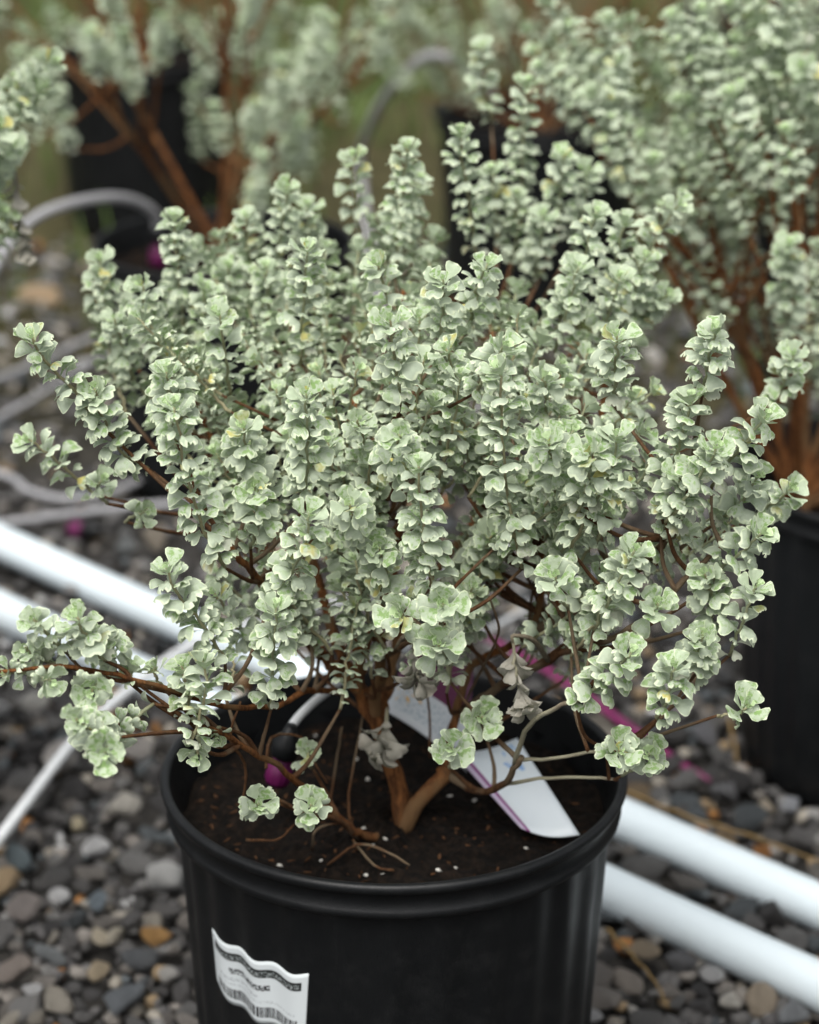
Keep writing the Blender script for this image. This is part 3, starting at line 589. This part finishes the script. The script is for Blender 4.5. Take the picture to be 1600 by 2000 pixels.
sp([(1232, 1275), (1205, 1305), (1165, 1340), (1125, 1372)], 1.085, 1.11); sp([(1318, 1300), (1310, 1335), (1300, 1375), (1285, 1405)], 1.075, 1.09); sp([(1462, 1378), (1440, 1395), (1400, 1398)], 1.085, 1.09); sp([(1212, 1465), (1205, 1475), (1185, 1478)], 1.09, 1.13); sp([(1268, 1472), (1250, 1490), (1215, 1515)], 1.10, 1.14)
sp([(882, 1460), (880, 1478), (880, 1500)], 1.125, 1.19); sp([(942, 1400), (940, 1415), (950, 1440)], 1.15, 1.19, 0.0160, 0.0032); sp([(1490, 1040), (1450, 1075), (1410, 1110), (1370, 1160)], 1.13); sp([(1478, 1145), (1460, 1190), (1440, 1240), (1425, 1280)], 1.115, ds=0.0034)
sp([(1372, 1240), (1365, 1280), (1360, 1315)], 1.11); sp([(1375, 1120), (1390, 1170), (1385, 1220)], 1.13); sp([(1545, 955), (1510, 985), (1470, 1010)], 1.19); sp([(1550, 690), (1535, 740), (1505, 800)], 1.29); sp([(1480, 930), (1450, 980), (1400, 1020)], 1.16); sp([(1330, 920), (1320, 980), (1290, 1040)], 1.13)
sp([(62, 655), (85, 700), (140, 760), (185, 820)], 1.16); sp([(185, 760), (200, 810), (235, 880), (290, 915)], 1.17); sp([(55, 858), (100, 890), (150, 935), (185, 965)], 1.23, ds=0.0030); sp([(200, 935), (190, 960), (210, 985)], 1.22, L=0.012, ds=0.003); sp([(285, 1000), (262, 1008), (245, 1020)], 1.21, L=0.010, ds=0.004)
sp([(150, 1205), (175, 1250), (205, 1290)], 1.05); sp([(65, 1210), (90, 1235), (130, 1275)], 1.05, L=0.0125); sp([(50, 1265), (75, 1285), (120, 1300)], 1.06, L=0.012); sp([(5, 1315), (40, 1312), (85, 1308)], 1.05, L=0.0115); sp([(205, 1240), (220, 1265), (225, 1310)], 1.07, L=0.0125); sp([(180, 1350), (185, 1340), (205, 1322)], 1.04, 1.07, L=0.0135); sp([(100, 1330), (85, 1325), (90, 1305)], 1.04, 1.06, L=0.0115)
sp([(150, 1405), (175, 1425), (220, 1430), (300, 1375)], 1.0, 1.08, L=0.0125); sp([(205, 1470), (205, 1460), (235, 1440)], 0.99, 1.04, L=0.0135)
sp([(355, 1300), (370, 1350), (365, 1405)], 1.085, 1.09, L=0.0125); sp([(300, 1300), (305, 1325), (320, 1345)], 1.09, 1.09, L=0.010); sp([(425, 1440), (420, 1430), (430, 1420)], 1.09, 1.1, L=0.010, ds=0.004); sp([(260, 1300), (255, 1315), (262, 1330)], 1.08, 1.08, L=0.010)
sp([(395, 1290), (405, 1340), (390, 1400), (375, 1450)], 1.075, 1.07); sp([(385, 1475), (385, 1450), (395, 1420)], 1.07, 1.09, L=0.0115); sp([(455, 1275), (455, 1310), (440, 1360)], 1.16, 1.14, L=0.012); sp([(505, 1570), (515, 1575), (545, 1570)], 1.11, 1.15, L=0.0145, ds=0.0036); sp([(607, 1572), (612, 1580), (630, 1590)], 1.12, 1.17, L=0.0145, ds=0.0030); sp([(605, 1465), (600, 1480), (610, 1500)], 1.17, 1.19, L=0.010, ds=0.0045)
sp([(340, 425), (345, 490), (350, 560), (360, 640)], 1.38); sp([(195, 505), (200, 560), (212, 640)], 1.40); sp([(275, 555), (290, 620), (310, 690)], 1.31); sp([(222, 622), (240, 680), (265, 750)], 1.33); sp([(428, 612), (438, 680), (450, 770)], 1.24, ds=0.003); sp([(445, 520), (450, 570), (460, 640)], 1.41)
sp([(600, 482), (595, 550), (590, 640), (590, 710)], 1.27); sp([(562, 365), (555, 420), (545, 490), (540, 560)], 1.42); sp([(690, 305), (695, 380), (705, 460)], 1.46, ds=0.0034); sp([(795, 285), (790, 350), (780, 440), (770, 540)], 1.40); sp([(900, 255), (905, 330), (920, 420), (930, 510)], 1.42); sp([(735, 515), (755, 570), (775, 640)], 1.25, ds=0.003)
sp([(762, 625), (772, 700), (782, 790)], 1.15); sp([(865, 545), (865, 600), (860, 690)], 1.21); sp([(952, 515), (930, 580), (915, 650)], 1.24); sp([(985, 675), (960, 720), (925, 770)], 1.15); sp([(1030, 160), (1025, 230), (1020, 330), (1020, 420)], 1.53); sp([(1100, 300), (1095, 370), (1090, 460)], 1.50)
sp([(1165, 415), (1145, 490), (1115, 570), (1080, 660)], 1.34); sp([(1222, 430), (1205, 500), (1180, 590), (1150, 670)], 1.37); sp([(1328, 398), (1290, 450), (1250, 520), (1215, 600)], 1.38, ds=0.003); sp([(1305, 575), (1270, 605), (1225, 650)], 1.36); sp([(1062, 735), (1065, 790), (1065, 850)], 1.19); sp([(820, 350), (800, 430), (790, 500)], 1.45)
sp([(1130, 520), (1110, 600), (1085, 690)], 1.30); sp([(1210, 540), (1190, 610), (1160, 690)], 1.31); sp([(1260, 500), (1240, 570), (1210, 650)], 1.35); sp([(480, 420), (485, 490), (500, 560)], 1.43); sp([(600, 400), (600, 470), (600, 540)], 1.45); sp([(520, 520), (525, 590), (530, 670)], 1.37)
sp([(400, 560), (400, 620), (410, 700)], 1.36); sp([(960, 330), (965, 400), (970, 470)], 1.50); sp([(1060, 420), (1055, 480), (1040, 560)], 1.47); sp([(1010, 380), (1010, 450), (1000, 530)], 1.50); sp([(1150, 330), (1140, 400), (1120, 480)], 1.52); sp([(940, 90), (945, 160), (960, 240)], 1.62)
# sprigs filling the crown's inside
fill = [(260, 640, 1.35), (310, 610, 1.36), (380, 690, 1.30), (350, 660, 1.34), (300, 740, 1.33), (420, 730, 1.27), (470, 650, 1.29), (500, 700, 1.25), (540, 760, 1.22), (530, 640, 1.32), (640, 600, 1.33), (660, 680, 1.27), (690, 560, 1.36), (650, 760, 1.21), (700, 720, 1.21), (700, 820, 1.16), (640, 860, 1.18), (560, 850, 1.21), (520, 800, 1.24), (440, 800, 1.24), (400, 780, 1.25), (820, 620, 1.22), (830, 700, 1.18), (870, 680, 1.17), (900, 640, 1.23), (850, 780, 1.16), (900, 730, 1.16), (900, 800, 1.18), (930, 860, 1.19), (880, 880, 1.22), (830, 840, 1.19), (720, 900, 1.17), (660, 930, 1.19), (740, 960, 1.18),
        (1020, 620, 1.30), (1060, 660, 1.27), (1110, 740, 1.22), (1150, 690, 1.26), (1100, 800, 1.18), (1150, 790, 1.20), (1030, 780, 1.18), (1060, 900, 1.19), (1120, 840, 1.16), (1240, 770, 1.22), (1260, 840, 1.18), (1230, 940, 1.17), (1290, 880, 1.18), (1010, 560, 1.36), (960, 600, 1.32), (1100, 960, 1.17), (1170, 950, 1.14), (1190, 1000, 1.14), (1340, 1030, 1.14), (1400, 1000, 1.16), (640, 480, 1.40), (750, 430, 1.44), (850, 460, 1.42), (560, 560, 1.37), (480, 580, 1.38), (700, 480, 1.40), (1210, 1150, 1.13), (1180, 1120, 1.15), (640, 1060, 1.18), (460, 1040, 1.18), (520, 1090, 1.17), (420, 1160, 1.14), (660, 1140, 1.18), (700, 1170, 1.17), (820, 1160, 1.14), (900, 1190, 1.17), (580, 930, 1.2), (230, 720, 1.34), (330, 560, 1.41), (250, 590, 1.42), (380, 480, 1.45),
        (200, 600, 1.42), (300, 820, 1.27), (420, 880, 1.22), (400, 930, 1.2), (570, 660, 1.31), (620, 720, 1.25), (700, 640, 1.29), (760, 740, 1.2), (800, 560, 1.33), (840, 500, 1.39), (880, 600, 1.28), (940, 690, 1.24), (1000, 700, 1.26), (1090, 590, 1.34), (1250, 590, 1.36), (1240, 660, 1.31), (1120, 880, 1.2), (1010, 860, 1.23), (960, 980, 1.22), (1060, 1000, 1.19), (1020, 940, 1.17), (1280, 760, 1.24), (1330, 860, 1.19), (1440, 1010, 1.18), (650, 540, 1.38), (720, 600, 1.33), (780, 470, 1.43), (430, 460, 1.46)]
fr = np.random.default_rng(9)
fill += [(fr.uniform(420, 1330), fr.uniform(860, 1170), fr.uniform(1.14, 1.26)) for _ in range(26)] + [(fr.uniform(250, 1250), fr.uniform(560, 860), fr.uniform(1.2, 1.38)) for _ in range(26)]
for x, y, Yv in fill:
    t = at(x, y, Yv + 0.015); ax = nrm(np.array([(t[0] - C0[0]) * 1.3, (t[1] - Y0) * 1.3, 0.22]) + rng.normal(0, 0.05, 3)); ln = rng.uniform(0.045, 0.075)
    S.append(([t, t - ax * ln * 0.5 + rng.normal(0, .002, 3), t - ax * ln], None, None, rng.uniform(0.0098, 0.0116), 0.0017, False))
sp([(745, 1455), (750, 1430), (757, 1395)], 1.20, 1.21, 0.0165, 0.0010, True); sp([(818, 1325), (812, 1300), (808, 1262)], 1.17, 1.18, 0.0150, 0.0010, True); sp([(1020, 1370), (1008, 1320), (1002, 1255)], 1.14, 1.15, 0.0140, 0.0012, True)

cand, rest, restd = [], [], []; sprig_objs = []
camp = np.array([0, 0, CAMZ]); rs_ = np.random.default_rng(21)
for si, (pts, yt, yb, L, ds, dead) in enumerate(S):
    W3 = [at(*q, yt + (yb - yt) * i / (len(pts) - 1)) for i, q in enumerate(pts)] if yt is not None else pts
    base, tip = W3[-1], W3[0]; nb = [(np.linalg.norm(base - q) + 1.8 * max(0, q[2] - base[2] + 0.03), j) for j, (q, r) in enumerate(nodes)]
    q, qr = nodes[min(nb)[1]]; axis = nrm(W3[-2] - base); dq = np.linalg.norm(base - q)
    P = catmull([w for w in W3[::-1]], 18); P[1:-1] += rs_.normal(0, 0.0005, (16, 3))
    if dead: tw = catmull([q, (q + base) / 2 + np.array([0, -.01, .012]), base + np.array([0, 0, 0.004]), base], 12)
    else: tw = catmull([q, q * 0.5 + base * 0.5 - axis * dq * 0.12 + rs_.normal(0, .0015, 3), base], 12)
    r1 = min(qr * 0.8, 0.0016); mb = MB(); tube(mb, tw, np.linspace(max(r1, .0012), .0008, 12), 6, 0.12)
    nm = 'withered_sprig' if dead else 'sprig'
    so = obj(nm, mb.mesh(nm, GREYTWIG if dead else TWIG, off=base), shrub, base - ORG)
    mb = MB(); tube(mb, P, np.linspace(.0010, .0006, 18), 6, 0.1); obj('shoot', mb.mesh('shoot', GREYTWIG if dead else SHOOT, off=base), so)
    PA = P; LA, dA = L, ds
    if yt is not None and not dead and math.dist(pts[0], pts[-1]) < 72:      # a rosette: leaves only at the end of the shoot
        sg = np.concatenate([[0], np.cumsum(np.linalg.norm(np.diff(P, axis=0), axis=1))]); t0 = max(0, sg[-1] - 0.0185)
        PA = np.array([[np.interp(t, sg, P[:, k]) for k in range(3)] for t in np.linspace(t0, sg[-1], 10)]); LA = L * 1.17; dA = 0.0010
    for lf in sprig_leaves(PA, LA, rs_, dA, dead):
        p, X, D, N, sc, kind, var = lf; c = p + D * sc * 0.6; v = c - camp; dist = np.linalg.norm(v); v = v / dist
        score = sc * sc * (0.25 + abs(N @ v)) / dist ** 2 * (1.0 if (c - (base + tip) / 2) @ v < 0.004 else 0.3) * (1.0 if si < 72 else 0.25)
        (restd if dead else cand).append((score, si, so, base, lf))
cand.sort(key=lambda t: -t[0])
for score, si, so, base, (p, X, D, N, sc, kind, var) in cand[:300]:
    o = obj('leaf', leaf_me[kind][var % len(leaf_me[kind])], so); m = Matrix(((X[0], D[0], N[0]), (X[1], D[1], N[1]), (X[2], D[2], N[2]))) * float(sc)
    m = m.to_4x4(); m.translation = Vector((p - base).tolist()); o.matrix_local = m
for lst, nm, mt in ((cand[300:], 'foliage', LEAF), (restd, 'withered_foliage', DEADLEAF)):
    Vl, Al, Pl, Fl = bake_leaves([t[4] for t in lst], LIBH, ORG)
    o = obj(nm, mesh_np(nm, Vl, Fl, mt, True, {'leafcol': ('FLOAT_COLOR', Al), 'leafpos': ('FLOAT_VECTOR', Pl)}), shrub); tag(o, kind='stuff')

# ------------------------------------------------------------------ the shrubs around it
rv = np.random.default_rng(77); variants = []
def sprig_mesh(ln, L, curve, ds, dead=False):
    P = catmull([(0, 0, 0), (curve * .3, 0, ln * .5), (curve, curve * .3, ln)], 14); lv = sprig_leaves(P, L, rv, ds, dead)
    Vl, Al, Pl, Fl = bake_leaves(lv, LIBL); mb = MB(); tube(mb, P, 0.0011, 5, caps=False); Vt = np.concatenate(mb.V); Ft = np.array(mb.F) + len(Vl)
    me = mesh_np('sprig', np.concatenate([Vl, Vt]), np.concatenate([Fl, Ft]), DEADLEAF if dead else LEAF, True, {'leafcol': ('FLOAT_COLOR', np.concatenate([Al, np.tile([0, .3, .5, .5], (len(Vt), 1))])), 'leafpos': ('FLOAT_VECTOR', np.concatenate([Pl, Vt * 60]))})
    return me
variants = [sprig_mesh(ln, 0.0128, c, 0.00145) for ln, c in ((.05, .006), (.065, -.01), (.08, .012), (.095, -.008), (.07, .015), (.085, .004))]
lens = [.05, .065, .08, .095, .07, .085]
small = sprig_mesh(.028, 0.0140, .002, 0.0022); deadv = sprig_mesh(.05, .013, .004, .0026, True)
def back_shrub(pot, label, tips, base_off=(0, 0), lean=0.6, nl=9, lim_h=0.10):
    x, y = POTS[pot]; org = np.array([x + base_off[0], y + base_off[1], 0.216]); e = empty('shrub', org); tag(e, label, 'shrub', 'sage green potted shrubs')
    tips = [np.asarray(t, float) for t in tips]; data = []
    for t in tips:
        v = int(rv.integers(0, 6)); d = nrm(np.array([(t[0] - x) * lean, (t[1] - y) * lean, 0.20]) + rv.normal(0, 0.05, 3)); data.append((t, v, d, t - d * lens[v]))
    # limbs: cluster the sprig bases by direction, one limb with side twigs per cluster
    cent = [data[int(i)][3] for i in rv.choice(len(data), min(nl, len(data)), replace=False)]
    for _ in range(4):
        asg = [int(np.argmin([np.linalg.norm(b[3] - c) for c in cent])) for b in data]
        cent = [np.mean([data[i][3] for i in range(len(data)) if asg[i] == k], axis=0) if k in asg else cent[k] for k in range(len(cent))]
    for k, c in enumerate(cent):
        mem = [data[i][3] for i in range(len(data)) if asg[i] == k]
        if not mem: continue
        end = c - np.array([0, 0, 0.02]); P = catmull([org + rv.normal(0, .006, 3) * [1, 1, 0], org * .62 + end * .38 + np.array([0, 0, lim_h * .12]) + rv.normal(0, .008, 3), end], 16)
        mb = MB(); tube(mb, P, np.linspace(.0042, .0022, 16), 8, 0.1)
        for b in mem:
            q = P[int(rv.integers(8, 15))]; mid = (q + b) / 2 + rv.normal(0, .006, 3); tube(mb, catmull([q, mid, b], 8), np.linspace(.0022, .0012, 8), 5)
        obj('branch', mb.mesh('branch', BARK, off=org), e)
    for t, v, d, b in data:
        o = obj('sprig', variants[v], e, b - org); o.rotation_mode = 'QUATERNION'; o.rotation_quaternion = Vector(d.tolist()).to_track_quat('Z', 'Y') @ Quaternion((0, 0, 1), rv.uniform(0, 6.28))
        s = rv.uniform(0.9, 1.15); o.scale = (s, s, s)
    return e, org
def px(l, y0, y1): return [at(a, b, rv.uniform(y0, y1)) for a, b in l]
def dome(pot, n, rad, h0, h1):
    x, y = POTS[pot]; out = []
    for _ in range(n):
        a = rv.uniform(0, 6.28); q = rv.random() ** 0.5; r = rad * q; h = h0 + (h1 - h0) * (1 - 0.75 * q * q) * rv.uniform(0.75, 1.0); out.append(np.array([x + r * math.cos(a), y + r * math.sin(a), 0.216 + h]))
    return out
tips = px([(1170, 110), (1240, 60), (1300, 120), (1400, 60), (1480, 20), (1560, 30), (1500, 100), (1590, 120), (1150, 200), (1220, 170), (1290, 190), (1180, 40), (1110, 60), (1060, 110), (1090, 20), (1340, 40), (1350, 120), (1420, 130), (1270, 215), (1340, 300), (1380, 340), (1475, 150), (1430, 200), (1540, 170), (1330, 270), (1385, 400), (1350, 490), (1545, 515), (1580, 260), (1590, 380), (1470, 625), (1570, 630), (1595, 470), (1230, 330), (1250, 20), (1450, 80), (1530, 240), (1400, 250), (1200, 250), (1130, 130), (1050, 40), (1010, 90), (1300, 30), (1380, 10), (1590, 60), (1450, 300), (1500, 320), (1360, 210), (1260, 290), (1540, 330), (1600, 200)], 1.62, 1.92)
tips += dome('right', 30, 0.25, 0.20, 0.46)
back_shrub('right', 'tall dense sage shrub with reddish bare stems in the pot beyond the white pipes', tips, (-0.085, 0.0), 0.55, 12)
tips = px([(60, 50), (110, 20), (40, 110), (90, 130), (170, 80), (150, 30), (240, 40), (370, 50), (420, 30), (460, 60), (395, 170), (425, 210), (540, 60), (570, 120), (610, 100), (660, 110), (500, 120), (560, 190), (590, 225), (610, 160), (520, 230), (505, 300), (620, 20), (700, 20), (740, 60), (690, 90), (640, 60), (480, 180), (580, 30), (320, 20), (530, 20), (500, 350), (350, 30), (600, 260)], 2.18, 2.6)
tips += dome('leftback', 30, 0.25, 0.26, 0.48)
back_shrub('leftback', 'sage shrub with long bare brown stems leaning out of the pot with arched tube', tips, (-0.01, 0.03), 0.55, 8, 0.2)
tips = px([(790, 60), (830, 90), (870, 60), (900, 130), (930, 60), (880, 20), (770, 20), (820, 30), (960, 30), (1000, 60), (1060, 30), (850, 110), (740, 100)], 2.85, 3.2) + dome('mid', 40, 0.24, 0.12, 0.44)
back_shrub('mid', 'sage shrub in the pot beside the steep grey tube', tips)
back_shrub('rear', 'sage shrub closing the gap behind the tall dense one', dome('rear', 55, 0.26, 0.10, 0.46))
back_shrub('far', 'sage shrub above the tall looking pot behind bare stems', dome('far', 45, 0.26, 0.10, 0.45))
back_shrub('far2', 'sage shrub in distant pot behind the arched tube', dome('far2', 45, 0.25, 0.08, 0.45))
back_shrub('far3', 'sage shrub in the most distant pot', dome('far3', 45, 0.25, 0.08, 0.45))
e, org = back_shrub('side', 'sage shrub whose long shoot with a withered sprig reaches over the gravel', px([(112, 145), (75, 215), (40, 275), (12, 240), (12, 400), (0, 460), (-40, 240), (-60, 330)], 1.47, 1.53) + dome('side', 30, 0.15, 0.12, 0.40), lean=0.75)
b = at(30, 335, 1.50); o = obj('withered_sprig', deadv, e, b - org); o.rotation_mode = 'QUATERNION'; o.rotation_quaternion = Vector((0, -0.1, -1)).to_track_quat('Z', 'Y')
back_shrub('front', 'small sage shrub whose leaf tips poke over the end of the white pipe', px([(1672, 1850), (1710, 1900)], 1.02, 1.04) + dome('front', 26, 0.10, 0.08, 0.24))
